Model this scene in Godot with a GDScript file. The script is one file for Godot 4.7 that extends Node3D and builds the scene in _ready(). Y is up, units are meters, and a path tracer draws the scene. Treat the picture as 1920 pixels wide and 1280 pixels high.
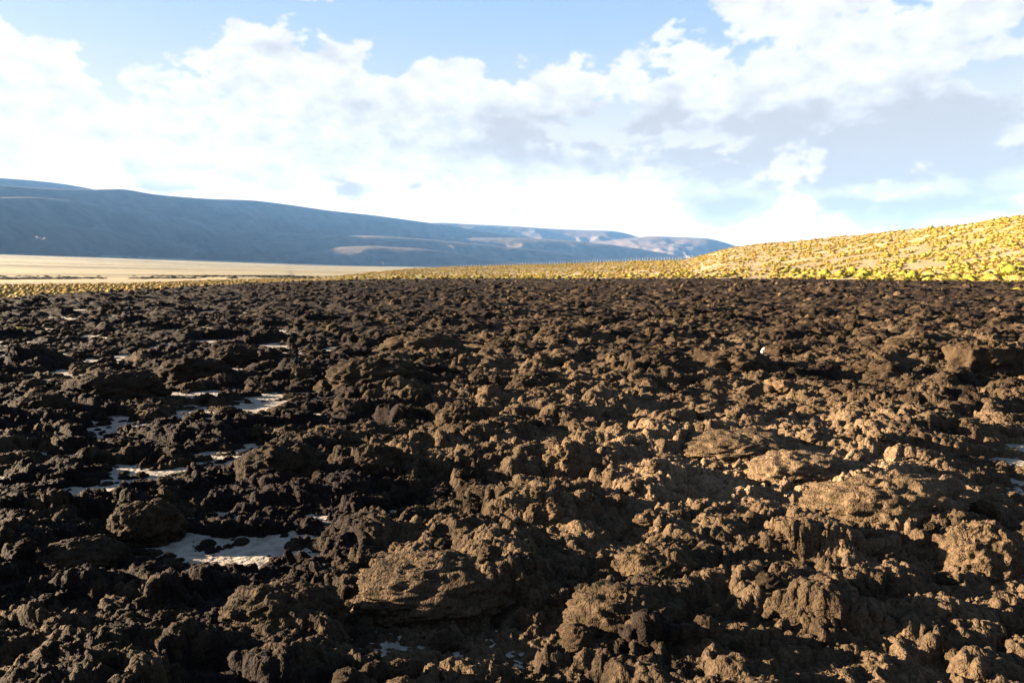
extends Node3D

# ---------------------------------------------------------------- the lens, in the photograph's own pixels (1920 x 1280)
const F := 1274.0            # focal length in photograph pixels
const HORIZON := 512.0       # row of the true horizon
const EYE := 1.3             # height of the lens above the flat of the bog
const PITCH := 0.10013       # atan(128 / F)
const SUN_AZ := -81.0        # degrees from straight ahead, to the left
const SUN_EL := 11.5

var n_low: FastNoiseLite
var n_hum: FastNoiseLite
var n_clod: FastNoiseLite
var n_warp: FastNoiseLite
var n_rough: FastNoiseLite
var n_slab: FastNoiseLite
var n_chip: FastNoiseLite
var n_fbm: FastNoiseLite
var n_grit: FastNoiseLite
var n_crumb: FastNoiseLite
var n_grain: FastNoiseLite
var n_patch: FastNoiseLite
var n_dry: FastNoiseLite
var n_ridge: FastNoiseLite
var n_gully: FastNoiseLite
var n_body: FastNoiseLite
var n_cell3: FastNoiseLite
var rng := RandomNumberGenerator.new()
var M := {}
var taken := {}

# ---------------------------------------------------------------- small helpers
func make_noise(seed_: int, freq: float, octaves := 1, kind := FastNoiseLite.TYPE_SIMPLEX_SMOOTH) -> FastNoiseLite:
	var n := FastNoiseLite.new()
	n.seed = seed_
	n.noise_type = kind
	n.frequency = freq
	n.fractal_type = FastNoiseLite.FRACTAL_FBM if octaves > 1 else FastNoiseLite.FRACTAL_NONE
	n.fractal_octaves = octaves
	return n

func cells(seed_: int, freq: float, warp: float) -> FastNoiseLite:
	var n := make_noise(seed_, freq, 1, FastNoiseLite.TYPE_CELLULAR)
	n.cellular_return_type = FastNoiseLite.RETURN_DISTANCE
	n.cellular_distance_function = FastNoiseLite.DISTANCE_EUCLIDEAN
	n.cellular_jitter = 1.0
	if warp > 0.0:
		n.domain_warp_enabled = true
		n.domain_warp_amplitude = warp
		n.domain_warp_frequency = freq * 1.6
		n.domain_warp_fractal_type = FastNoiseLite.DOMAIN_WARP_FRACTAL_NONE
	return n

func lin(r: float, g: float, b: float) -> Color:
	return Color(r, g, b).linear_to_srgb()

func numbered(called: String) -> String:
	var k: int = taken.get(called, 0)
	taken[called] = k + 1
	return called if k == 0 else "%s_%03d" % [called, k]

func tag(o: Node3D, label: String, category: String, group := "") -> void:
	o.set_meta("label", label)
	o.set_meta("category", category)
	if group != "":
		o.set_meta("group", group)

func put(called: String, mesh: Mesh, mat: Material, parent: Node = self) -> MeshInstance3D:
	var o := MeshInstance3D.new()
	o.name = numbered(called) if parent == self else called
	o.mesh = mesh
	o.material_override = mat
	parent.add_child(o, true)
	return o

func setting(called: String, mesh: Mesh, mat: Material) -> MeshInstance3D:
	var o := put(called, mesh, mat)
	o.set_meta("kind", "structure")
	return o

func curve(points: Array, x: float) -> float:
	var a = points[0]
	if x <= a[0]:
		return a[1]
	for k in range(1, points.size()):
		var b = points[k]
		if x <= b[0]:
			var t: float = (x - a[0]) / (b[0] - a[0])
			return lerpf(a[1], b[1], t)
		a = b
	return a[1]

func table(points: Array) -> PackedFloat32Array:      # a polyline over columns -1400 .. 3400, smoothed
	var raw := PackedFloat32Array()
	for k in 481:
		raw.append(curve(points, -1400.0 + k * 10.0))
	var out := PackedFloat32Array()
	for k in 481:
		var s := 0.0
		for j in range(-2, 3):
			s += raw[clampi(k + j, 0, 480)]
		out.append(s / 5.0)
	return out

func look(t: PackedFloat32Array, column: float) -> float:
	var f := clampf((column + 1400.0) / 10.0, 0.0, 479.99)
	var k := int(f)
	return lerpf(t[k], t[k + 1], f - k)

func column_of(x: float, z: float) -> float:
	if z >= -0.2 * absf(x):
		return 3400.0 if x > 0 else -1400.0
	return 960.0 + F * x / -z / cos(PITCH)

func height_at(column: float, row: float, d: float) -> float:         # height that shows there at this distance
	return EYE + d * across(column) * (HORIZON - row) / F

func across(column: float) -> float:                  # cosine of the bearing of a column
	return cos(atan((column - 960.0) * cos(PITCH) / F))

# one mesh out of a grid of points (rows run away from the viewer, columns to the right)
func grid_mesh(p: PackedVector3Array, rows: int, cols: int, colors: PackedColorArray) -> ArrayMesh:
	var nor := PackedVector3Array()
	nor.resize(p.size())
	var idx := PackedInt32Array()
	idx.resize((rows - 1) * (cols - 1) * 6)
	var w := 0
	for r in rows:
		var r0 := maxi(r - 1, 0) * cols
		var r1 := mini(r + 1, rows - 1) * cols
		var rr := r * cols
		for c in cols:
			var c0 := maxi(c - 1, 0)
			var c1 := mini(c + 1, cols - 1)
			nor[rr + c] = (p[rr + c1] - p[rr + c0]).cross(p[r1 + c] - p[r0 + c]).normalized()
	for r in rows - 1:
		for c in cols - 1:
			var a := r * cols + c
			idx[w] = a
			idx[w + 1] = a + cols
			idx[w + 2] = a + 1
			idx[w + 3] = a + cols
			idx[w + 4] = a + cols + 1
			idx[w + 5] = a + 1
			w += 6
	var arr := []
	arr.resize(Mesh.ARRAY_MAX)
	arr[Mesh.ARRAY_VERTEX] = p
	arr[Mesh.ARRAY_NORMAL] = nor
	arr[Mesh.ARRAY_INDEX] = idx
	if colors.size():
		arr[Mesh.ARRAY_COLOR] = colors
	var m := ArrayMesh.new()
	m.add_surface_from_arrays(Mesh.PRIMITIVE_TRIANGLES, arr)
	return m

# ---------------------------------------------------------------- the lie of the land
var edge_t: PackedFloat32Array      # how far the dark bog reaches, by column
var crest_d: PackedFloat32Array     # the grassy hill: distance of its crest
var crest_h: PackedFloat32Array     # ... and its height there
var fan_t: PackedFloat32Array       # row at which the far plain meets the mountains

func lay_of_the_land() -> void:
	var rim := [[-1400, 18], [-300, 24], [0, 30], [200, 39], [320, 49], [480, 74], [640, 108], [800, 132], [960, 140], [1100, 118], [1200, 102], [1350, 86], [1500, 70], [1700, 54], [1920, 42], [2200, 32], [3400, 22]]
	for q in rim:
		q[1] *= 1.08 / across(q[0])
	edge_t = table(rim)
	var crest := [[560, 523, 150], [640, 518, 190], [700, 511, 270], [800, 502, 370], [900, 499, 340], [1000, 496, 305], [1150, 491.5, 262], [1290, 487, 222], [1330, 475, 216], [1370, 464, 210], [1450, 455, 200], [1550, 447, 182], [1650, 438, 162], [1750, 428, 142], [1850, 416, 126], [1920, 407, 116], [2100, 386, 102], [2400, 362, 92], [3400, 340, 80]]
	var cd := []
	var ch := []
	for c in crest:
		cd.append([c[0], c[2]])
		ch.append([c[0], height_at(c[0], c[1], c[2])])
	crest_d = table(cd)
	crest_h = table(ch)
	fan_t = table([[-1400, 440], [-300, 460], [0, 470], [200, 478], [400, 487], [640, 497], [800, 501], [1000, 505], [1300, 509], [2000, 511], [3400, 511]])

func rise(x: float) -> float:                           # the bog tilts up a little to the right
	return 0.45 * smoothstep(2.0, 30.0, x)

func ground_height(x: float, z: float) -> float:
	var d := sqrt(x * x + z * z)
	var u := column_of(x, z)
	var base := rise(x)
	if d < 12.0:
		return base + 0.012 * n_low.get_noise_2d(x * 3.0, z * 3.0)
	# the far plain: a fan that climbs to the mountains
	var top := height_at(u, look(fan_t, u), 4600.0)
	var t := clampf((d - 260.0) / 4340.0, 0.0, 1.3)
	var plain := base * (1.0 - smoothstep(60.0, 240.0, d)) + top * pow(t, 1.45)
	if u < 900.0 and d < 900.0:                          # the cut bank of a stream across the plain
		var bank := 215.0 + 40.0 * sin(u * 0.011) + 22.0 * n_low.get_noise_2d(x * 0.05, z * 0.05)
		plain += 0.4 * smoothstep(bank, bank + 9.0, d) * (1.0 - smoothstep(640.0, 760.0, u)) * (1.0 - smoothstep(400.0, 900.0, d))
	var h := plain
	if u > 540.0 and z < 0.0:
		var foot := look(edge_t, u) * 1.01
		var cd := look(crest_d, u)
		var k := smoothstep(540.0, 640.0, u)
		var s := (d - foot) / maxf(cd - foot, 1.0)
		var hill := plain
		if s > 0.0:
			if s < 1.0:
				hill = lerpf(base, look(crest_h, u), pow(s, 1.12))
			else:
				hill = look(crest_h, u) - (d - cd) * 0.045
			hill += (0.35 * n_low.get_noise_2d(x * 0.12, z * 0.12) + 0.08 * n_low.get_noise_2d(x * 0.7, z * 0.7)) * clampf(s * 3.0, 0.0, 1.0)
			h = maxf(lerpf(plain, hill, k), plain - 0.3)
	return h + 0.03 * n_low.get_noise_2d(x * 1.3, z * 1.3) * clampf(d / 40.0, 0.0, 1.0)

func inside_bog(x: float, z: float) -> float:           # 1 in the bog, 0 past its edge
	var d := sqrt(x * x + z * z)
	var e := look(edge_t, column_of(x, z)) * (1.0 + 0.09 * n_low.get_noise_2d(x * 0.4, z * 0.4) + 0.05 * n_fbm.get_noise_2d(x * 0.3, z * 0.3))
	return smoothstep(0.0, 1.2 + 0.02 * d, e - d)

func wet(x: float, z: float) -> float:                  # where the crust is thin and pale silt shows between the lumps
	var side := smoothstep(-0.12, -0.42, x / maxf(-z, 1.0))
	var far := smoothstep(2.2, 4.0, -z) * (1.0 - smoothstep(24.0, 34.0, -z))
	var w := side * far * (0.34 + 0.36 * smoothstep(6.0, 11.0, -z))
	w = maxf(w, 0.9 * exp(-(pow((x - 0.86) / 0.35, 2.0) + pow((z + 5.5) / 0.5, 2.0))))
	w = maxf(w, 0.75 * exp(-(pow((x - 3.9) / 0.9, 2.0) + pow((z + 4.6) / 0.7, 2.0))))
	w = maxf(w, 0.5 * exp(-(pow((x + 0.9) / 0.5, 2.0) + pow((z + 3.3) / 0.5, 2.0))))
	return w

func crust(x: float, z: float) -> float:                # top of the dark crust above the silt
	var wx := x + 0.16 * n_warp.get_noise_2d(x, z)
	var wz := z + 0.16 * n_warp.get_noise_2d(z + 31.0, x - 17.0)
	var low := n_low.get_noise_2d(x, z)
	var far := smoothstep(4.5, 9.0, -z)
	var farther := smoothstep(10.0, 50.0, -z)
	# ragged plates of dry crust that stand over a rough floor
	var a := n_fbm.get_noise_2d(x * 0.62, z * 0.95) + 0.10 * low
	var b := n_fbm.get_noise_2d(x * 1.7 + 40.0, z * 2.3)
	var plate := smoothstep(-0.06, 0.12, a) * (0.8 + 0.7 * maxf(a, 0.0)) + 0.34 * smoothstep(0.0, 0.15, b) + 0.2 * b
	# rounded mounds, mostly farther off
	var dome := smoothstep(0.12, 0.72, -n_hum.get_noise_2d(wx * 0.8, wz * 1.2))
	var broad := smoothstep(0.1, 0.75, -n_hum.get_noise_2d(wx * 0.33 + 50.0, wz * 0.5))
	var lumps := 0.15 - n_rough.get_noise_2d(wx * 0.75, wz * 1.2)
	var h := 0.022 + 0.05 * low + (0.066 * plate + (0.036 * n_slab.get_noise_2d(x * 0.8, z * 1.2) + 0.017 * n_chip.get_noise_2d(x * 0.8, z * 1.1)) * (0.4 + 0.6 * minf(plate, 1.0))) * (1.0 - 0.1 * far) + dome * (0.04 + 0.10 * far) * (0.7 + 0.8 * low) + 0.16 * farther * broad + lumps * (0.004 + 0.02 * far)
	h -= wet(x, z) * (0.18 + 0.24 * n_patch.get_noise_2d(x, z))
	var m := inside_bog(x, z)
	var e := look(edge_t, column_of(x, z))
	h *= 0.45 + 0.55 * smoothstep(0.0, 0.4, 1.0 + z / e)
	return h * m - 0.12 * (1.0 - m)

func peat_color(x: float, z: float, fine: float) -> Color:
	# dry tan crust here, black peat there; darker leftwards, with distance and in fine hollows
	var tawny := 0.34 + 0.75 * n_dry.get_noise_2d(x, z) + 0.45 * n_dry.get_noise_2d(x * 5.0, z * 5.0)
	tawny += 0.75 * exp(-(pow((x - 1.7) / 1.3, 2.0) + pow((z + 4.7) / 1.4, 2.0)))
	tawny += 0.25 * smoothstep(-1.5, 2.0, x) * smoothstep(8.0, 3.0, -z) - 0.55 * smoothstep(0.05, -0.45, x / maxf(-z, 1.0))
	tawny -= 0.34 * smoothstep(6.0, 22.0, -z)
	tawny = clampf(tawny + 0.35 * fine, 0.0, 1.6)
	return Color(0.0153, 0.0113, 0.0079).lerp(Color(0.0945, 0.0684, 0.0450), minf(tawny, 1.0)).lerp(Color(0.2250, 0.1665, 0.1125), clampf(tawny - 1.0, 0.0, 0.7))

# ---------------------------------------------------------------- the sky
var blobs := []
var greys := []

func sky_color(az: float, el: float, na: float, nb: float, nc: float, nf := 0.0) -> Color:
	var e := maxf(el, 0.0)
	var top := Color(0.0056, 0.0132, 0.0320)
	var mid := Color(0.0312, 0.0472, 0.0712)
	var low := Color(0.0976, 0.0824, 0.0712)
	var c := mid.lerp(top, pow(smoothstep(16.0, 95.0, e), 0.75))
	c = c.lerp(low, pow(1.0 - smoothstep(0.0, 23.0, e), 1.15))
	var da := deg_to_rad(az - SUN_AZ)
	var cosine := sin(deg_to_rad(e)) * sin(deg_to_rad(SUN_EL)) + cos(deg_to_rad(e)) * cos(deg_to_rad(SUN_EL)) * cos(da)
	var off := rad_to_deg(acos(clampf(cosine, -1.0, 1.0)))
	var glow := exp(-off / 26.0)
	c += Color(0.0605, 0.0584, 0.0539) * glow
	# clouds: banks where the photograph has them, a loose broken field elsewhere
	var d := 0.0
	var g := 0.0
	if absf(az) < 60.0 and e < 40.0:
		for b in blobs:
			var dx: float = (az - b[0]) / b[2]
			var dy: float = (e - b[1]) / b[3]
			var q := dx * dx + dy * dy
			if q < 5.0:
				d += b[4] * exp(-q)
		for b in greys:
			var dx2: float = (az - b[0]) / b[2]
			var dy2: float = (e - b[1]) / b[3]
			var q2 := dx2 * dx2 + dy2 * dy2
			if q2 < 5.0:
				g += b[4] * exp(-q2)
	var elsewhere := maxf(smoothstep(38.0, 52.0, absf(az)), smoothstep(24.0, 34.0, e))
	d = d * (1.0 - elsewhere) + elsewhere * (0.12 + 0.6 * nc)
	g = g * (1.0 - elsewhere) + elsewhere * (0.35 + 0.5 * nb)
	d = 0.93 * (1.0 - exp(-1.15 * d))
	var body := d + 1.05 * na + 0.25 * nb
	var alpha := smoothstep(0.41, 0.56, body)
	var shade := clampf(g * (1.05 + 1.0 * nb + 1.6 * na) - 0.55 * nf, 0.0, 0.9)
	var white := (Color(0.0808, 0.0810, 0.0820) + Color(0.0200, 0.0188, 0.0168) * glow) * (0.97 + 0.16 * nf)
	var grey := Color(0.0470, 0.0470, 0.0480)
	return c.lerp(white.lerp(grey, shade), alpha * 0.96)

func make_sky() -> ImageTexture:
	# [column, row, half width, half height, weight] in the photograph; turned into angles
	for b in [[90, 120, 190, 60, 0.95], [520, 130, 230, 75, 1.0], [650, 220, 230, 65, 0.95], [330, 220, 330, 50, 0.75], [900, 210, 220, 55, 0.85], [1100, 240, 260, 70, 1.0], [1420, 260, 260, 70, 1.0], [1560, 312, 170, 36, 0.8], [1000, 190, 150, 40, 0.6],
			[890, 120, 34, 18, 0.8], [985, 104, 24, 10, 0.6], [1250, 60, 50, 16, 0.62], [1250, 117, 30, 9, 0.55], [1360, 170, 70, 30, 0.75], [1320, 150, 40, 18, 0.6], [1420, 120, 110, 60, 0.35],
			[1560, 60, 230, 75, 1.0], [1800, 70, 230, 100, 1.1], [1560, 150, 150, 60, 0.6], [1900, 220, 110, 70, 0.9], [1500, 10, 190, 40, 0.8], [1800, 300, 60, 20, 0.5], [1650, 385, 380, 34, 0.9], [1850, 345, 200, 36, 0.8], [1350, 360, 160, 22, 0.5],
			[600, 345, 90, 36, 0.75], [760, 350, 120, 16, 0.55], [310, 352, 50, 10, 0.5], [1130, 412, 60, 10, 0.45], [150, 290, 420, 40, 0.35]]:
		blobs.append(angles(b))
	for b in [[1060, 245, 270, 48, 1.0], [1420, 275, 260, 56, 1.2], [1600, 318, 180, 28, 1.0], [1870, 160, 130, 70, 0.6], [1700, 390, 330, 22, 0.65], [1850, 260, 120, 50, 0.6], [520, 92, 110, 16, 0.3], [690, 205, 60, 22, 0.35], [615, 350, 60, 26, 0.8], [800, 350, 90, 12, 0.7], [310, 352, 45, 9, 0.6], [1500, 380, 200, 14, 0.35]]:
		greys.append(angles(b))
	var fa := make_noise(11, 0.0075, 6)
	fa.fractal_gain = 0.58
	var fb := make_noise(23, 0.0026, 4)
	var fc := make_noise(37, 0.0012, 3)
	# the whole sphere, coarsely
	var small := Image.create(512, 256, false, Image.FORMAT_RGBF)
	for y in 256:
		var el := 90.0 - (y + 0.5) / 256.0 * 180.0
		for x in 512:
			var az := (x + 0.5) / 512.0 * 360.0
			if az > 180.0:
				az -= 360.0
			small.set_pixel(x, y, sky_color(az, el, 0, 0, 0) if el < -1.0 else cloud_at(az, el, fa, fb, fc))
	small.resize(4096, 2048, Image.INTERPOLATE_BILINEAR)
	# the part towards which the camera looks, at full resolution
	var half := int(46.0 / 360.0 * 4096.0)
	var first := int((90.0 - 31.0) / 180.0 * 2048.0)
	for y in range(first, 1030):
		var el := 90.0 - (y + 0.5) / 2048.0 * 180.0
		for k in range(-half, half):
			var az := (k + 0.5) / 4096.0 * 360.0
			small.set_pixel(posmod(k, 4096), y, cloud_at(az, el, fa, fb, fc))
	return ImageTexture.create_from_image(small)

func cloud_at(az: float, el: float, fa: FastNoiseLite, fb: FastNoiseLite, fc: FastNoiseLite) -> Color:
	var a := deg_to_rad(az)
	var e := deg_to_rad(el)
	var p := Vector3(sin(a) * cos(e), sin(e) * 1.7, -cos(a) * cos(e)) * 1000.0
	return sky_color(az, el, fa.get_noise_3dv(p), fb.get_noise_3dv(p), fc.get_noise_3dv(p), fa.get_noise_3dv(p * 2.3 + Vector3(700, 90, 40)))

func angles(b: Array) -> Array:
	var v := Vector3((b[0] - 960.0) / F, (640.0 - b[1]) / F, -1.0).rotated(Vector3.RIGHT, -PITCH)
	return [rad_to_deg(atan2(v.x, -v.z)), rad_to_deg(atan2(v.y, sqrt(v.x * v.x + v.z * v.z))), b[2] / 22.2, b[3] / 22.2, b[4]]

# ---------------------------------------------------------------- materials
func noise_texture(n: FastNoiseLite, ramp: Gradient = null, size := 1024, normalize := true) -> NoiseTexture2D:
	var t := NoiseTexture2D.new()
	t.width = size
	t.height = size
	t.seamless = true
	t.seamless_blend_skirt = 0.2
	t.normalize = normalize
	t.noise = n
	if ramp:
		t.color_ramp = ramp
	return t

func ramp(stops: Array) -> Gradient:
	var g := Gradient.new()
	var o := PackedFloat32Array()
	var c := PackedColorArray()
	for s in stops:
		o.append(s[0])
		c.append(Color(s[1], s[1], s[1]) if s.size() == 2 else Color(s[1], s[2], s[3]))
	g.offsets = o
	g.colors = c
	return g

func rough(vertex := true) -> StandardMaterial3D:
	var m := StandardMaterial3D.new()
	m.roughness = 0.95
	m.metallic_specular = 0.2
	m.vertex_color_use_as_albedo = vertex
	return m

func world_mapped(m: StandardMaterial3D, tile: float) -> void:
	m.uv1_triplanar = true
	m.uv1_world_triplanar = true
	m.uv1_scale = Vector3.ONE / tile

func make_materials() -> void:
	var speck := ramp([[0.0, 0.45, 0.43, 0.42], [0.4, 0.8, 0.78, 0.76], [0.62, 0.95, 0.93, 0.9], [0.85, 1.0, 0.99, 0.96], [1.0, 1.0, 1.0, 1.0]])
	var fine := make_noise(51, 0.035, 4)
	var grit := make_noise(57, 0.03, 5, FastNoiseLite.TYPE_SIMPLEX)
	grit.fractal_gain = 0.65
	# peat: vertex colours carry black and tan, the texture a fine fibrous crumb
	var m := rough()
	m.albedo_texture = noise_texture(fine, speck)
	m.heightmap_enabled = true
	m.heightmap_texture = noise_texture(grit)
	m.heightmap_scale = 1.6
	world_mapped(m, 0.7)
	M.peat = m
	# clods: the same stuff, mapped in their own axes so that no two copies match the ground
	var k := m.duplicate()
	k.uv1_world_triplanar = false
	k.uv1_scale = Vector3.ONE / 1.4
	M.clod = k
	# silt and sand
	var s := rough()
	s.albedo_texture = noise_texture(make_noise(61, 0.02, 5), ramp([[0.0, 0.72, 0.70, 0.68], [0.5, 0.9, 0.89, 0.88], [1.0, 1.0, 1.0, 1.0]]))
	s.heightmap_enabled = true
	s.heightmap_texture = noise_texture(make_noise(67, 0.03, 4))
	s.heightmap_scale = 0.8
	world_mapped(s, 1.7)
	M.ground = s
	var r := rough()
	r.albedo_texture = noise_texture(make_noise(71, 0.012, 6), ramp([[0.0, 0.68, 0.66, 0.66], [0.5, 0.88, 0.87, 0.87], [1.0, 1.0, 1.0, 1.0]]))
	world_mapped(r, 1500.0)
	M.mountain = r
	var g := rough()
	g.roughness = 0.8
	g.backlight_enabled = true
	g.backlight = lin(0.25, 0.22, 0.1)
	M.grass = g
	var w := rough(false)
	w.albedo_color = lin(0.42, 0.38, 0.32)
	w.albedo_texture = noise_texture(make_noise(73, 0.02, 3), ramp([[0.0, 0.7], [1.0, 1.0]]), 256)
	world_mapped(w, 0.8)
	M.wood = w
	var wire := rough(false)
	wire.albedo_color = lin(0.3, 0.3, 0.3)
	wire.metallic = 0.6
	wire.roughness = 0.5
	M.wire = wire
	var st := rough(false)
	st.albedo_color = lin(0.62, 0.60, 0.56)
	M.stone = st

# ---------------------------------------------------------------- ground, mountains
func build_ground() -> void:
	var angles_ := PackedFloat32Array()
	var a := -180.0
	while a < 180.0:
		angles_.append(a)
		a += 0.16 if absf(a) < 46.0 else 4.0
	angles_.append(180.0)
	var rings := PackedFloat32Array([0.0])
	var d := 0.7
	while d < 15000.0:
		rings.append(d)
		d *= 1.045 if d < 20.0 else (1.022 if d < 420.0 else 1.06)
	var cols := angles_.size()
	var rows := rings.size()
	var p := PackedVector3Array()
	var col := PackedColorArray()
	p.resize(rows * cols)
	col.resize(rows * cols)
	for r in rows:
		for c in cols:
			var t := deg_to_rad(angles_[c])
			var x := sin(t) * rings[r]
			var z := -cos(t) * rings[r]
			p[r * cols + c] = Vector3(x, ground_height(x, z), z)
			var v := 1.0 + 0.18 * n_dry.get_noise_2d(x * 0.3, z * 0.3)
			var tone := Color(0.2268, 0.2058, 0.1806)                      # pale silt of the bog
			var out := smoothstep(-2.0, 6.0, rings[r] - look(edge_t, column_of(x, z)))
			tone = tone.lerp(Color(0.1974, 0.1638, 0.1050), out)            # sand of the hill
			tone = tone.lerp(Color(0.1974, 0.1781, 0.1176), smoothstep(120.0, 400.0, rings[r]))   # dry plain
			if rings[r] > 120.0:                                       # drainage lines and thin grass
				v *= 1.0 + 0.8 * n_gully.get_noise_2d(x * 0.5, z * 2.2) + 0.3 * n_low.get_noise_2d(x * 0.06, z * 0.06)
			col[r * cols + c] = Color(tone.r * v, tone.g * v, tone.b * v)
	setting("ground", grid_mesh(p, rows, cols, col), M.ground)

func build_mountains() -> void:
	var layers := []  # crests left of the frame are unseen, their heights shaped to steer the sunlight
	for l in [
		[[-1400, 470, 7000], [-300, 352, 8200], [0, 337, 9000], [60, 341, 9200], [120, 347, 9400], [180, 357, 9600], [260, 374, 9900], [360, 398, 10200], [900, 520, 11500], [3400, 900, 12000]],
		[[-1400, 480, 4200], [-300, 365, 5200], [-80, 356, 5800], [0, 350, 6000], [100, 357, 6300], [180, 359, 6600], [240, 357, 6850], [290, 367, 7050], [385, 375, 7450], [480, 378, 7800], [545, 386, 7950], [620, 397, 8100], [700, 405, 8250], [760, 413, 8350], [820, 421, 8450], [900, 433, 8550], [1000, 447, 8650], [1150, 468, 8750], [1300, 490, 8800], [3400, 900, 9000]],
		[[-1400, 900, 9000], [600, 455, 10500], [700, 434, 10700], [760, 424, 10800], [820, 418, 10900], [870, 421, 11000], [960, 425, 11100], [1050, 431, 11200], [1160, 434, 11300], [1190, 444, 11350], [1240, 456, 11400], [1330, 480, 11500], [3400, 900, 11800]],
		[[-1400, 900, 8000], [1000, 478, 9900], [1060, 464, 9950], [1110, 455, 10000], [1180, 447, 10050], [1220, 443, 10100], [1290, 446, 10150], [1330, 447, 10200], [1370, 459, 10250], [1430, 478, 10300], [1520, 496, 10400], [3400, 900, 10500]],
		[[-1400, 400, 3600], [-300, 380, 4300], [-100, 375, 4700], [0, 373, 5000], [70, 372, 5250], [140, 378, 5500], [250, 392, 5900], [350, 410, 6250], [450, 437, 6600], [540, 466, 6900], [640, 500, 7200], [900, 600, 8000], [3400, 1500, 9000]],
		[[-1400, 900, 4500], [330, 480, 5800], [400, 446, 5850], [450, 431, 5900], [545, 437, 5950], [620, 441, 6000], [720, 443, 6050], [800, 449, 6150], [880, 456, 6250], [980, 466, 6400], [1080, 478, 6600], [1200, 496, 6800], [3400, 1200, 8000]],
		[[-1400, 900, 6500], [760, 462, 7500], [820, 451, 7550], [880, 447, 7600], [960, 446, 7700], [1050, 450, 7800], [1130, 457, 7900], [1200, 467, 8000], [1260, 478, 8100], [1340, 494, 8200], [3400, 1200, 9000]],
		[[-1400, 900, 4200], [480, 505, 4900], [560, 475, 5000], [640, 463, 5050], [700, 461, 5100], [800, 467, 5150], [870, 477, 5200], [950, 489, 5300], [1050, 503, 5400], [3400, 1200, 7000]],
		[[-1400, 430, 3300], [-300, 410, 3900], [0, 409, 4300], [90, 418, 4600], [200, 430, 4900], [320, 452, 5200], [420, 478, 5500], [520, 510, 5800], [3400, 1500, 8000]],
	]:
		var dd := []
		var hh := []
		for q in l:
			dd.append([q[0], q[2]])
			hh.append([q[0], height_at(q[0], q[1], q[2])])
		layers.append([table(dd), table(hh)])
	var cols := 620
	var rows := 260
	var p := PackedVector3Array()
	var col := PackedColorArray()
	p.resize(rows * cols)
	col.resize(rows * cols)
	for r in rows:
		var d := 2600.0 + 11600.0 * pow(r / (rows - 1.0), 1.15)
		for c in cols:
			var t := deg_to_rad(-62.0 + 92.0 * c / (cols - 1.0))
			var x := sin(t) * d
			var z := -cos(t) * d
			var u := column_of(x, z)
			var h := -200.0
			var ridge := 1.0 - absf(n_ridge.get_noise_2d(x, z)) * 2.0
			var gully := 1.0 - absf(n_gully.get_noise_2d(x, z * 0.7)) * 2.0
			var bump := (ridge - 1.0) * 150.0 + (gully - 1.0) * 60.0
			for l in layers:
				var gap: float = look(l[0], u) - d
				var k: float = look(l[1], u)
				if gap > 0.0:
					k += -0.10 * gap - 290.0 * smoothstep(60.0, 1500.0, gap) + bump * smoothstep(80.0, 900.0, gap)
				else:
					k += gap * 0.22
				h = maxf(h, k)
			p[r * cols + c] = Vector3(x, maxf(h, -60.0), z)
			var v := 1.0 + 0.25 * n_gully.get_noise_2d(x * 1.7, z * 1.7)
			col[r * cols + c] = Color(0.122 * v, 0.092 * v, 0.068 * v)
	setting("mountains", grid_mesh(p, rows, cols, col), M.mountain)

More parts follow.
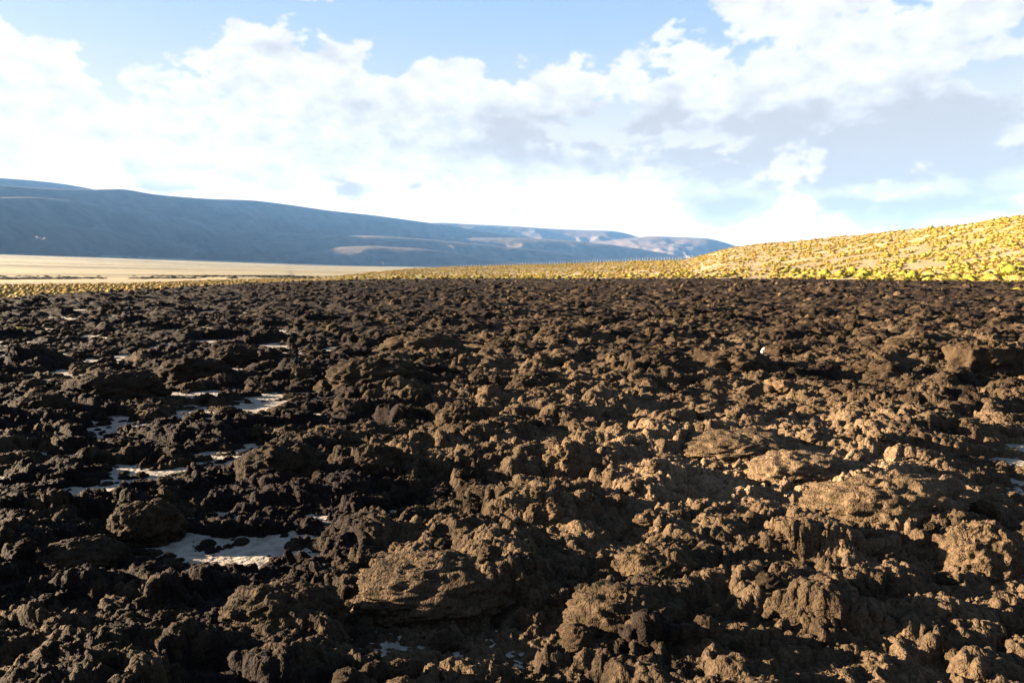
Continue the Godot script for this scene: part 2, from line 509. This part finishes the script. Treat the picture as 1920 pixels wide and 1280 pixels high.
# ---------------------------------------------------------------- the bog
func build_bog() -> void:
	# strips of crust, finer near the viewer; each strip is a piece of one terrain
	var strips := [[-0.6, 1.7, 60, 160], [1.7, 4.6, 400, 780], [4.6, 9.0, 330, 760], [9.0, 18.0, 250, 620], [18.0, 36.0, 220, 540], [36.0, 75.0, 200, 420], [75.0, 170.0, 170, 300]]
	var all := []
	var total := 0
	for s in strips:
		var rows: int = s[2]
		var cols: int = s[3]
		var z0: float = s[0]
		var z1: float = s[1] * 1.004
		var p := PackedVector3Array()
		var col := PackedColorArray()
		p.resize(rows * cols)
		col.resize(rows * cols)
		for r in rows:
			var d: float = lerpf(z0, z1, r / (rows - 1.0))
			var w := 0.82 * maxf(d, 0.0) + 1.3
			for c in cols:
				var x := lerpf(-w, w, c / (cols - 1.0))
				var z := -d
				var h := crust(x, z)
				var fine := 0.0
				if d < 40.0:
					var cr := smoothstep(0.05, 0.85, -n_crumb.get_noise_2d(x, z))
					fine = n_grain.get_noise_2d(x, z)
					h += 0.006 * (cr - 0.4) * (1.0 - smoothstep(14.0, 40.0, d)) + 0.014 * fine * (1.0 - smoothstep(14.0, 40.0, d)) + 0.016 * n_grit.get_noise_2d(x, z) * (1.0 - smoothstep(8.0, 20.0, d))
				col[r * cols + c] = peat_color(x, z, fine)
				p[r * cols + c] = Vector3(x, rise(x) + h, z)
		if z1 < 34.0 and z0 > 0.0:
			# lumps lean out over their feet: push each point outwards, the more so the higher it stands
			var q := p.duplicate()
			for r in range(1, rows - 1):
				for c in range(1, cols - 1):
					var k := r * cols + c
					var gx := (p[k + 1].y - p[k - 1].y) / (p[k + 1].x - p[k - 1].x)
					var gz := (p[k + cols].y - p[k - cols].y) / (p[k + cols].z - p[k - cols].z)
					var up: float = clampf(p[k].y - rise(p[k].x), 0.0, 0.3) * 0.02
					var ox := clampf(-gx * up, -0.03, 0.03)
					var oz := clampf(-gz * up, -0.03, 0.03)
					var v: Vector3 = p[k]
					q[k] = Vector3(v.x + ox + 0.008 * n_body.get_noise_3d(v.x * 9.0, v.y * 14.0, v.z * 9.0), v.y, v.z + oz + 0.008 * n_body.get_noise_3d(v.z * 9.0, v.x * 9.0, v.y * 14.0))
			p = q
		var m := grid_mesh(p, rows, cols, col)
		total += (rows - 1) * (cols - 1) * 2
		all.append(m)
	var joined := ArrayMesh.new()
	for m in all:
		joined.add_surface_from_arrays(Mesh.PRIMITIVE_TRIANGLES, m.surface_get_arrays(0))
	setting("peat_bog", joined, M.peat)
	print("bog triangles ", total)

# a lump of peat: a dome with bulging, broken sides, its foot below the ground
func lump(seed_: int, size: Vector3, around: int, rings: int, rugged: float, tone: Color, tone2: Color, square := 0.0) -> ArrayMesh:
	var p := PackedVector3Array()
	var col := PackedColorArray()
	var rows := rings + 1
	var cols := around + 1
	p.resize(rows * cols)
	col.resize(rows * cols)
	var off := Vector3(seed_ * 17.3, seed_ * 5.1, seed_ * 9.7)
	for r in rows:
		var v := float(r) / rings                      # 0 at the foot, 1 at the top
		var polar := lerpf(-0.62, PI / 2.0, v)
		for c in cols:
			var t := TAU * float(c % around) / around
			var n := Vector3(cos(t) * cos(polar), sin(polar), sin(t) * cos(polar))
			var b := n
			if square > 0.0:
				var mx := maxf(absf(n.x), maxf(absf(n.y), absf(n.z)))
				b = n.lerp(n / mx * 0.86, square)
			var q := n * 1.15 + off
			var s := 1.0 + rugged * (0.42 * n_body.get_noise_3dv(q * 1.3) + 0.28 * n_body.get_noise_3dv(q * 3.1) + 0.2 * n_body.get_noise_3dv(q * 6.7))
			s += rugged * 0.12 * (smoothstep(0.1, 0.8, -n_cell3.get_noise_3dv(q * 4.0)) - 0.5)
			var grain := n_body.get_noise_3dv(q * 15.0)
			s += rugged * 0.07 * grain
			p[r * cols + c] = b * s * Vector3(size.x * 0.5, size.y, size.z * 0.5)
			var k := clampf(0.5 + 0.9 * n_body.get_noise_3dv(q * 2.2 + Vector3(40, 0, 0)) + 0.5 * grain, 0.0, 1.0)
			col[r * cols + c] = tone.lerp(tone2, k)
	return grid_mesh_closed(p, rows, cols, col)

func grid_mesh_closed(p: PackedVector3Array, rows: int, cols: int, col: PackedColorArray) -> ArrayMesh:
	# the same as grid_mesh, with the first and last columns meeting (columns run the other way round)
	var nor := PackedVector3Array()
	nor.resize(p.size())
	var idx := PackedInt32Array()
	for r in rows:
		for c in cols:
			var c0 := c - 1 if c > 0 else cols - 2
			var c1 := c + 1 if c < cols - 1 else 1
			var n := (p[mini(r + 1, rows - 1) * cols + c] - p[maxi(r - 1, 0) * cols + c]).cross(p[r * cols + c1] - p[r * cols + c0])
			nor[r * cols + c] = n.normalized() if n.length_squared() > 1e-14 else Vector3.UP
	for r in rows - 1:
		for c in cols - 1:
			var a := r * cols + c
			idx.append_array(PackedInt32Array([a, a + 1, a + cols, a + cols, a + 1, a + cols + 1]))
	var arr := []
	arr.resize(Mesh.ARRAY_MAX)
	arr[Mesh.ARRAY_VERTEX] = p
	arr[Mesh.ARRAY_NORMAL] = nor
	arr[Mesh.ARRAY_COLOR] = col
	arr[Mesh.ARRAY_INDEX] = idx
	var m := ArrayMesh.new()
	m.add_surface_from_arrays(Mesh.PRIMITIVE_TRIANGLES, arr)
	return m

func spot(column: float, row: float, lift := 0.08) -> Vector3:      # the place on the bog that the photograph shows there
	var z := (EYE - lift) * F / maxf(row - HORIZON, 4.0)
	for k in 3:
		var x := (column - 960.0) / F * z
		z = (EYE - lift - rise(x)) * F / maxf(row - HORIZON, 4.0)
	return Vector3((column - 960.0) / F * z, 0, -z)

func tone_of(at: Vector3, own: Array, k: int) -> Color:
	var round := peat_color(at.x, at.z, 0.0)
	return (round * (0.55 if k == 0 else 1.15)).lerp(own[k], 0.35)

func build_mounds() -> void:
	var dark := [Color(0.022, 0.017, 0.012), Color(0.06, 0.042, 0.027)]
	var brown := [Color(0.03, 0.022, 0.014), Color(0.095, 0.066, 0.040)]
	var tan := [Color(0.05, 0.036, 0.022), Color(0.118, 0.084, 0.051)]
	# column, row of the foot, width and height in the photograph, depth over width, tones, squareness, label
	for q in [
		[205, 748, 190, 62, 0.7, dark, 0.1, "long smooth black peat mound beside the pale silt at the left"],
		[355, 712, 150, 48, 0.7, dark, 0.1, "dark peat mound right of the long black mound, silt behind it"],
		[62, 778, 120, 42, 0.8, dark, 0.0, "low rounded black mound at the left edge below the silt"],
		[432, 678, 96, 34, 0.8, dark, 0.0, "small dark hump at the end of the pale silt strip"],
		[700, 728, 190, 66, 0.8, brown, 0.1, "broad brown peat mound left of centre with a lit left flank"],
		[790, 664, 170, 46, 0.6, brown, 0.0, "long sloping fibrous mound in the middle distance left of centre"],
		[950, 668, 110, 34, 0.7, brown, 0.0, "low brown hump just left of the central pointed mound"],
		[1060, 640, 130, 36, 0.6, brown, 0.0, "pointed brown mound near the middle of the field"],
		[1235, 694, 140, 42, 0.7, brown, 0.0, "rounded brown mound right of centre with a dark front"],
		[1385, 706, 165, 56, 0.7, brown, 0.15, "wide brown mound below the white stone"],
		[1482, 680, 100, 44, 0.8, brown, 0.3, "blocky peat lump next to the white stone"],
		[1560, 690, 110, 42, 0.8, brown, 0.1, "ragged peat lump between the blocky lump and the square blocks"],
		[1716, 684, 118, 58, 0.8, brown, 0.45, "left one of two tall square peat blocks at the right"],
		[1850, 700, 138, 76, 0.8, brown, 0.6, "largest square peat block, near the right edge, with upright left face"],
		[1640, 708, 150, 34, 0.7, tan, 0.0, "low tan hump in front of the square peat blocks"],
		[520, 905, 180, 70, 0.8, dark, 0.0, "black cone-shaped mound with a fringed top, left of centre"],
		[700, 900, 130, 66, 0.8, brown, 0.1, "dark mound between the black cone and the central pit"],
		[868, 808, 116, 56, 0.8, brown, 0.15, "bristly brown knob at the centre with a black front"],
		[1075, 902, 130, 76, 0.7, brown, 0.0, "upright bristly mound just right of centre"],
		[1000, 742, 110, 44, 0.7, brown, 0.15, "small knobbed mound above the centre"],
		[1395, 862, 230, 40, 0.8, tan, 0.2, "flat tan crust slab right of centre catching the sun"],
		[1520, 912, 220, 52, 0.7, tan, 0.2, "large pale crust slab with a torn lower edge, right of centre"],
		[1690, 1010, 340, 100, 0.7, tan, 0.1, "biggest foreground mound at the right, rough brown and flat topped"],
		[1875, 1110, 190, 120, 0.8, tan, 0.1, "rough brown mound cut by the lower right edge"],
		[1510, 1200, 240, 105, 0.7, tan, 0.1, "crumbly tan mound in the right foreground near the bottom"],
		[1250, 1125, 200, 80, 0.8, tan, 0.1, "tan lump right of centre in the near foreground"],
		[810, 1165, 340, 70, 0.7, brown, 0.1, "wide flat brown mound in the centre foreground"],
		[1190, 1240, 280, 90, 0.8, tan, 0.0, "brown mound at the bottom edge right of centre"],
		[510, 1225, 270, 90, 0.7, brown, 0.1, "ridge-topped brown mound at the bottom left of centre"],
		[250, 1010, 150, 60, 0.7, brown, 0.1, "dark ragged mound in the left foreground"],
		[120, 1090, 190, 56, 0.7, dark, 0.1, "long dark mound at the left edge of the foreground"],
	]:
		var at := spot(q[0], q[1])
		var scale_ := -at.z / F
		var size := Vector3(q[2] * scale_, q[3] * scale_ * 0.8 + 0.02, q[2] * scale_ * q[4])
		at.z -= size.z * 0.42
		at.x *= at.z / (at.z + size.z * 0.42)
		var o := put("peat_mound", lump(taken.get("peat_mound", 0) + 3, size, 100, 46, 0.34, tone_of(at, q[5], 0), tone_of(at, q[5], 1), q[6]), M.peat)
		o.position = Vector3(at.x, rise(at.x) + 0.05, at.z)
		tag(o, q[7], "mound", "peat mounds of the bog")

func zone(at: Vector3) -> String:
	var u := column_of(at.x, at.z)
	var side := "at the far left" if u < 400.0 else ("left of centre" if u < 800.0 else ("in the centre" if u < 1120.0 else ("right of centre" if u < 1520.0 else "at the far right")))
	return side + (" of the near foreground" if at.z > -2.6 else (" of the foreground" if at.z > -5.0 else " of the middle distance"))

func build_clods() -> void:
	var kinds := []
	for k in 8:
		kinds.append(lump(60 + k, Vector3(1.0, 0.30 + 0.04 * (k % 4), 0.85), 36, 18, 0.5, Color(0.5, 0.48, 0.46), Color(1.0, 0.98, 0.95)))
	var spots := []
	for band in [[1.5, 6.0, 2300, 0.03, 0.12], [6.0, 20.0, 6000, 0.06, 0.28], [20.0, 60.0, 5000, 0.12, 0.5], [60.0, 140.0, 3000, 0.3, 0.8]]:
		for k in int(band[2]):
			var d: float = sqrt(lerpf(band[0] * band[0], band[1] * band[1], rng.randf()))
			var x := rng.randf_range(-1.0, 1.0) * (0.80 * d + 0.6)
			var z := -d
			var size: float = lerpf(band[3], band[4], pow(rng.randf(), 1.8))
			if inside_bog(x, z) < 0.6:
				continue
			spots.append([size / d, Vector3(x, 0, z), size])
	spots.sort_custom(func(a, b): return a[0] > b[0])
	var rest := []
	for k in kinds.size():
		rest.append([])
	for k in spots.size():
		var at: Vector3 = spots[k][1]
		var size: float = spots[k][2]
		at.y = rise(at.x) + maxf(crust(at.x, at.z), 0.0) - size * 0.12
		var tint := peat_color(at.x, at.z, rng.randf_range(-0.6, 0.9))
		var b := Basis(Vector3.UP, rng.randf() * TAU) * Basis(Vector3.RIGHT, rng.randf_range(-0.35, 0.35))
		b = b.scaled(Vector3.ONE * size * rng.randf_range(0.85, 1.15))
		var kind := k % kinds.size()
		rest[kind].append([Transform3D(b, at), tint * 1.7])
	# the 300 that show largest are things of their own
	var shown := 0
	var tones := [Color(0.045, 0.032, 0.021), Color(0.075, 0.052, 0.033), Color(0.105, 0.075, 0.047), Color(0.03, 0.022, 0.015)]
	var mats := []
	for c in tones:
		var m: StandardMaterial3D = M.clod.duplicate()
		m.albedo_color = (c * 1.7).linear_to_srgb()
		mats.append(m)
	for n in 300:
		var kind := n % kinds.size()
		var entry = rest[kind].pop_front()
		var best := 0
		for j in tones.size():
			if absf(tones[j].r * 1.7 - entry[1].r) < absf(tones[best].r * 1.7 - entry[1].r):
				best = j
		var o := put("peat_clod", kinds[kind], mats[best])
		o.transform = entry[0]
		tag(o, "crumbly brown clod lying loose on the peat, " + zone(o.position), "clod", "loose clods on the bog")
		shown += 1
	for k in kinds.size():
		var mm := MultiMesh.new()
		mm.transform_format = MultiMesh.TRANSFORM_3D
		mm.use_colors = true
		mm.mesh = kinds[k]
		mm.instance_count = rest[k].size()
		for j in rest[k].size():
			mm.set_instance_transform(j, rest[k][j][0])
			mm.set_instance_color(j, rest[k][j][1])
		var o := MultiMeshInstance3D.new()
		o.name = numbered("peat_crumbs")
		o.multimesh = mm
		o.material_override = M.clod
		o.set_meta("kind", "stuff")
		tag(o, "small brown crumbs of peat strewn over the dark bog", "peat crumbs")
		add_child(o, true)

# ---------------------------------------------------------------- grass
# a tussock: a dense dome of narrow blades that spring from one foot over a core of dead leaves
func tussock(seed_: int, blades: int, upright: float, mixes: Array, core: Color) -> ArrayMesh:
	var g := RandomNumberGenerator.new()
	g.seed = seed_
	var st := SurfaceTool.new()
	st.begin(Mesh.PRIMITIVE_TRIANGLES)
	# core
	var seg := 14
	var tiers := 6
	var pts := []
	for r in tiers + 1:
		var row := []
		var e := lerpf(-0.15, PI / 2.0, float(r) / tiers)
		for c in seg:
			var t := TAU * c / seg
			var n := Vector3(cos(t) * cos(e), sin(e) * 0.78 * upright, sin(t) * cos(e)) * 0.45
			row.append(n * (1.0 + 0.35 * n_body.get_noise_3dv(n * 5.0 + Vector3.ONE * seed_ * 3.0)))
		pts.append(row)
	for r in tiers:
		for c in seg:
			var q := [pts[r][c], pts[r][(c + 1) % seg], pts[r + 1][c], pts[r + 1][(c + 1) % seg]]
			for k in [0, 1, 2, 2, 1, 3]:
				st.set_color(core)
				st.set_normal((q[k] as Vector3).normalized())
				st.add_vertex(q[k])
	for k in blades:
		var t := g.randf() * TAU
		var lean := sqrt(g.randf()) * 1.25
		var foot := Vector3(cos(t), 0, sin(t)) * 0.38 * sqrt(g.randf()) * minf(lean + 0.3, 1.0)
		var dir := Vector3(cos(t) * sin(lean), cos(lean) * upright, sin(t) * sin(lean))
		var length := g.randf_range(0.24, 0.38) * (1.0 + 0.25 * n_body.get_noise_2d(cos(t) * 2.0 + seed_, sin(t) * 2.0))
		var tip := foot + dir * length + Vector3(0, -0.10 * lean * length, 0)
		var mid := foot + dir * length * 0.55 + Vector3(0, 0.05, 0)
		var side := Vector3(-sin(t), 0, cos(t)).rotated(dir.normalized(), g.randf_range(-1.4, 1.4)) * 0.017
		var shade: Color = mixes[g.randi() % mixes.size()]
		shade = shade * g.randf_range(0.8, 1.15)
		var n := side.cross(dir).normalized()
		if n.y < 0.0:
			n = -n
		for v in [foot - side, mid - side, mid + side, foot - side, mid + side, foot + side, mid - side, tip, mid + side]:
			st.set_color(shade)
			st.set_normal(n)
			st.add_vertex(v)
	return st.commit()

func build_grass() -> void:
	var straw := Color(0.2398, 0.1711, 0.0387)
	var gold := Color(0.2279, 0.1531, 0.0258)
	var pale := Color(0.2756, 0.2281, 0.1017)
	var green := Color(0.1419, 0.1376, 0.0241)
	var olive := Color(0.1140, 0.1017, 0.0299)
	var dead := Color(0.20, 0.135, 0.04)
	var hill_kinds := [
		tussock(1, 620, 1.0, [straw, straw, pale, gold], dead), tussock(2, 620, 0.9, [straw, pale, pale, green], dead), tussock(3, 620, 0.8, [gold, straw, gold], dead),
		tussock(4, 620, 1.1, [green, green, straw, pale], Color(0.13, 0.13, 0.022)), tussock(5, 620, 0.75, [olive, straw, olive], dead), tussock(6, 620, 0.95, [straw, gold, pale, green], dead)]
	var spots := []
	var tries := 0
	while spots.size() < 19000 and tries < 160000:
		tries += 1
		var u := rng.randf_range(560.0, 2120.0)
		var foot := look(edge_t, u) * 0.985
		var cd := look(crest_d, u)
		var d := sqrt(lerpf(foot * foot, cd * cd * 1.12, rng.randf()))
		var t := atan((u - 960.0) * cos(PITCH) / F)
		var x := sin(t) * d
		var z := -cos(t) * d
		var s := (d - foot) / (cd - foot)
		var near := 1.0 - smoothstep(0.02, 0.30, s)
		var cover := 0.25 + 0.6 * n_patch.get_noise_2d(x * 0.25, z * 0.25) + 0.35 * n_fbm.get_noise_2d(x * 0.15, z * 0.15) + 0.05 * near + 0.12 * smoothstep(1500.0, 1100.0, u)
		if u < 760.0:
			cover *= smoothstep(600.0, 760.0, u)
		if inside_bog(x, z) > 0.25 or rng.randf() > cover * (0.06 + 0.94 * smoothstep(0.03, 0.06, s)):
			continue
		var size := (0.24 + 0.62 * pow(rng.randf(), 2.2)) * (1.0 + 0.75 * near * rng.randf())
		var kind := rng.randi() % 6
		if near > 0.75 and rng.randf() < 0.6:
			kind = 3 if rng.randf() < 0.5 else 1
			size *= 1.0 + 0.45 * smoothstep(1300.0, 1600.0, u)
		spots.append([size / d, Vector3(x, ground_height(x, z) - 0.03, z), size, kind, near])
	scatter("grass_tussock", spots, hill_kinds, "tussocks on the sunny hill", "hill grass", "yellow grass tussocks too small to count, covering the sunny hillside", func(q): return ("large yellow-green grass tussock at the foot of the hill, " if q[4] > 0.75 else "golden grass tussock on the sandy slope of the hill, ") + ("near the right edge" if column_of(q[1].x, q[1].z) > 1720.0 else ("right of the middle" if column_of(q[1].x, q[1].z) > 1450.0 else "towards the fence")), "tussock")
	# the meadow at the left, lower and duller
	var tuft_kinds := [tussock(11, 260, 0.9, [pale, pale, olive], dead), tussock(12, 260, 0.8, [olive, olive, pale], Color(0.08, 0.065, 0.03)), tussock(13, 260, 1.0, [pale, olive, pale, straw], dead)]
	spots = []
	tries = 0
	while spots.size() < 7000 and tries < 80000:
		tries += 1
		var u := rng.randf_range(-260.0, 660.0)
		var foot := look(edge_t, u) * 0.99
		var d := sqrt(lerpf(foot * foot, pow(maxf(foot * 1.9, 95.0), 2.0), pow(rng.randf(), 1.3)))
		if d < foot:
			continue
		var t := atan((u - 960.0) * cos(PITCH) / F)
		var x := sin(t) * d
		var z := -cos(t) * d
		if rng.randf() > 0.3 + 0.6 * n_patch.get_noise_2d(x * 0.6, z * 0.6):
			continue
		var size := 0.16 + 0.34 * pow(rng.randf(), 2.0)
		spots.append([size / d, Vector3(x, ground_height(x, z) - 0.02, z), size, rng.randi() % 3, 0.0])
	scatter("grass_tuft", spots, tuft_kinds, "tufts of the left meadow", "meadow grass", "short pale grass covering the flat meadow left of the bog", func(_q): return "small pale grass tuft in the left meadow, " + ("near its left end" if column_of(_q[1].x, _q[1].z) < 220.0 else ("in its middle part" if column_of(_q[1].x, _q[1].z) < 430.0 else "near its narrow right end")), "tuft")
	# dark scrub along the stream that crosses the plain
	var bush := tussock(21, 220, 0.8, [Color(0.045, 0.048, 0.036), Color(0.06, 0.058, 0.04), Color(0.035, 0.036, 0.028)], Color(0.03, 0.03, 0.022))
	var places := []
	for k in 2400:
		var u := rng.randf_range(-300.0, 655.0)
		var d := 175.0 + 0.03 * absf(u) + 95.0 * rng.randf() * rng.randf() + 14.0 * n_low.get_noise_1d(u * 0.05)
		if rng.randf() > 0.45 + 1.1 * n_low.get_noise_1d(u * 0.02 + 9.0) + smoothstep(250.0, 420.0, u) * 0.5:
			continue
		var t := atan((u - 960.0) * cos(PITCH) / F)
		var x := sin(t) * d
		var z := -cos(t) * d
		var size := rng.randf_range(0.5, 1.5)
		places.append(Transform3D(Basis(Vector3.UP, rng.randf() * TAU).scaled(Vector3(size, size * 0.8, size)), Vector3(x, ground_height(x, z) - 0.05, z)))
	var mm := MultiMesh.new()
	mm.transform_format = MultiMesh.TRANSFORM_3D
	mm.mesh = bush
	mm.instance_count = places.size()
	for j in places.size():
		mm.set_instance_transform(j, places[j])
	var scrub := MultiMeshInstance3D.new()
	scrub.name = "stream_scrub"
	scrub.multimesh = mm
	scrub.material_override = M.grass
	scrub.set_meta("kind", "stuff")
	tag(scrub, "dark band of low scrub across the plain beyond the left meadow", "scrub")
	add_child(scrub)
	# single tufts that grow in the bog itself
	for q in [[12, 617, 0.34, "green grass tuft in the dark bog at the far left edge"], [33, 612, 0.36, "bright green grass tuft right of the tuft at the left edge of the bog"], [1908, 545, 0.5, "pale green tuft among peat lumps at the right edge below the hill"], [1862, 538, 0.45, "flat yellowish tuft on the peat near the right edge below the hill"], [52, 560, 0.3, "pale yellow tuft at the near rim of the left meadow"]]:
		var at := spot(q[0], q[1], 0.1)
		var o := put("bog_tuft", hill_kinds[3 if q[3].contains("green") else 1], M.grass)
		o.position = Vector3(at.x, rise(at.x) + maxf(crust(at.x, at.z), 0.0), at.z)
		o.scale = Vector3(q[2], q[2] * 0.6, q[2])
		tag(o, q[3], "grass tuft")

func scatter(called: String, spots: Array, kinds: Array, group: String, many: String, many_label: String, label: Callable, category: String) -> void:
	spots.sort_custom(func(a, b): return a[0] > b[0])
	var rest := []
	for k in kinds.size():
		rest.append([])
	for k in spots.size():
		var q = spots[k]
		var b := Basis(Vector3.UP, rng.randf() * TAU).scaled(Vector3(q[2], q[2] * rng.randf_range(1.05, 1.45), q[2]))
		var t := Transform3D(b, q[1])
		if k < 300:
			var o := put(called, kinds[q[3]], M.grass)
			o.transform = t
			tag(o, label.call(q), category, group)
		else:
			rest[q[3]].append(t)
	for k in kinds.size():
		var mm := MultiMesh.new()
		mm.transform_format = MultiMesh.TRANSFORM_3D
		mm.mesh = kinds[k]
		mm.instance_count = rest[k].size()
		for j in rest[k].size():
			mm.set_instance_transform(j, rest[k][j])
		var o := MultiMeshInstance3D.new()
		o.name = numbered(many.replace(" ", "_"))
		o.multimesh = mm
		o.material_override = M.grass
		o.set_meta("kind", "stuff")
		tag(o, many_label, many)
		add_child(o, true)

# ---------------------------------------------------------------- fence, stone
func build_fence() -> void:
	var root := Node3D.new()
	root.name = "wire_fence"
	add_child(root)
	tag(root, "long wire fence of thin pale posts along the low crest behind the field", "fence")
	var post := CylinderMesh.new()
	post.top_radius = 0.05
	post.bottom_radius = 0.06
	post.height = 1.4
	post.radial_segments = 8
	post.rings = 1
	var u := 780.0
	var last := Vector3.ZERO
	var first := true
	var wires := [SurfaceTool.new(), SurfaceTool.new(), SurfaceTool.new()]
	for w in wires:
		w.begin(Mesh.PRIMITIVE_TRIANGLES)
	while u < 1300.0:
		var d := look(crest_d, u) * 0.998
		var t := atan((u - 960.0) * cos(PITCH) / F)
		var x := sin(t) * d
		var z := -cos(t) * d
		var at := Vector3(x, ground_height(x, z), z)
		if first:
			root.position = at
		var o := put("post", post, M.wood, root)
		o.position = at - root.position + Vector3(0, 0.45 + rng.randf_range(-0.06, 0.06), 0)
		o.rotation = Vector3(rng.randf_range(-0.04, 0.04), 0, rng.randf_range(-0.04, 0.04))
		if not first:
			for k in 3:
				var up := Vector3(0, 0.3 + 0.36 * k, 0)
				var a := last + up - root.position
				var b := at + up - root.position
				for v in [a, b, a + Vector3(0, 0.006, 0), b, b + Vector3(0, 0.006, 0), a + Vector3(0, 0.006, 0), a, a + Vector3(0, 0.003, 0.006), b, b, a + Vector3(0, 0.003, 0.006), b + Vector3(0, 0.003, 0.006)]:
					wires[k].set_normal(Vector3(0, 0.3, 1).normalized())
					wires[k].add_vertex(v)
		last = at
		first = false
		u += 5.0 + rng.randf_range(-0.4, 0.4) + 0.2 * (u - 780.0) / 520.0
	for w in wires:
		put("wire", w.commit(), M.wire, root)

func build_stone() -> void:
	var at := spot(1436, 652, 0.2)
	var o := put("white_stone", lump(91, Vector3(0.085, 0.10, 0.07), 28, 16, 0.35, Color(0.9, 0.9, 0.88), Color(1, 1, 1)), M.stone)
	o.position = Vector3(at.x, rise(at.x) + maxf(crust(at.x, at.z), 0.0) + 0.06, at.z)
	tag(o, "small white stone perched on the brown peat right of centre", "stone")
	# a bristly cushion plant on the biggest mound
	var g := Color(0.14, 0.10, 0.075)
	var c := put("cushion_plant", tussock(31, 520, 1.0, [g, g * 1.3, g * 0.8], Color(0.06, 0.045, 0.03)), M.grass)
	var p := spot(1788, 925, 0.2)
	c.position = Vector3(p.x, rise(p.x) + maxf(crust(p.x, p.z), 0.0) + 0.05, p.z)
	c.scale = Vector3.ONE * 0.11
	tag(c, "small bristly pinkish cushion plant behind the biggest mound at the right", "plant")

# ---------------------------------------------------------------- all together
func _ready() -> void:
	rng.seed = 20240607
	var cam := Camera3D.new()
	cam.name = "camera"
	cam.fov = rad_to_deg(2.0 * atan(640.0 / F))
	cam.near = 0.05
	cam.far = 40000.0
	cam.position = Vector3(0, EYE, 0)
	cam.rotation = Vector3(-PITCH, 0, 0)
	add_child(cam)
	cam.current = true
	var sky_material := PanoramaSkyMaterial.new()
	sky_material.panorama = make_sky()
	var sky := Sky.new()
	sky.sky_material = sky_material
	var env := Environment.new()
	env.background_mode = Environment.BG_SKY
	env.sky = sky
	env.tonemap_mode = Environment.TONE_MAPPER_LINEAR
	env.tonemap_exposure = 12.5
	env.fog_enabled = true
	env.fog_density = 0.000023
	env.fog_light_color = lin(0.19, 0.46, 1.0)
	env.sdfgi_enabled = true
	env.ssao_enabled = true
	env.ssil_enabled = true
	var world := WorldEnvironment.new()
	world.name = "world"
	world.environment = env
	add_child(world)
	var sun := DirectionalLight3D.new()
	sun.name = "sun"
	sun.light_color = Color(1.0, 0.90, 0.76)
	sun.light_energy = 1.6
	sun.light_angular_distance = 0.5
	sun.shadow_enabled = true
	sun.rotation_degrees = Vector3(-SUN_EL, -SUN_AZ + 180.0, 0)
	add_child(sun)
	# local +z of a light points back at the sun
	var az := deg_to_rad(SUN_AZ)
	var el := deg_to_rad(SUN_EL)
	sun.look_at_from_position(Vector3.ZERO, -Vector3(sin(az) * cos(el), sin(el), -cos(az) * cos(el)))

	n_low = make_noise(1, 0.42, 3)
	n_hum = cells(2, 0.95, 0.35)
	n_clod = cells(3, 3.8, 0.10)
	n_crumb = cells(4, 11.0, 0.06)
	n_grain = make_noise(5, 9.0, 4)
	n_grain.fractal_type = FastNoiseLite.FRACTAL_RIDGED
	n_grain.fractal_gain = 0.6
	n_warp = make_noise(14, 2.6, 3)
	n_fbm = make_noise(16, 2.2, 6)
	n_fbm.fractal_gain = 0.52
	n_grit = make_noise(18, 26.0, 3)
	n_grit.fractal_gain = 0.7
	n_rough = make_noise(15, 1.7, 3)
	n_rough.fractal_type = FastNoiseLite.FRACTAL_RIDGED
	n_rough.fractal_gain = 0.52
	n_patch = make_noise(6, 0.55, 3)
	n_dry = make_noise(7, 0.5, 4)
	n_ridge = make_noise(8, 0.0008, 3)
	n_gully = make_noise(9, 0.0016, 4)
	n_body = make_noise(10, 1.0, 2)
	n_slab = cells(41, 2.6, 0.22)
	n_slab.cellular_return_type = FastNoiseLite.RETURN_CELL_VALUE
	n_chip = cells(43, 8.5, 0.07)
	n_chip.cellular_return_type = FastNoiseLite.RETURN_CELL_VALUE
	n_cell3 = cells(12, 1.0, 0.0)
	lay_of_the_land()
	make_materials()
	print("sky ", Time.get_ticks_msec())
	build_ground()
	build_mountains()
	print("land ", Time.get_ticks_msec())
	build_bog()
	print("bog ", Time.get_ticks_msec())
	build_mounds()
	build_clods()
	print("clods ", Time.get_ticks_msec())
	build_grass()
	build_fence()
	build_stone()
	print("done ", Time.get_ticks_msec())
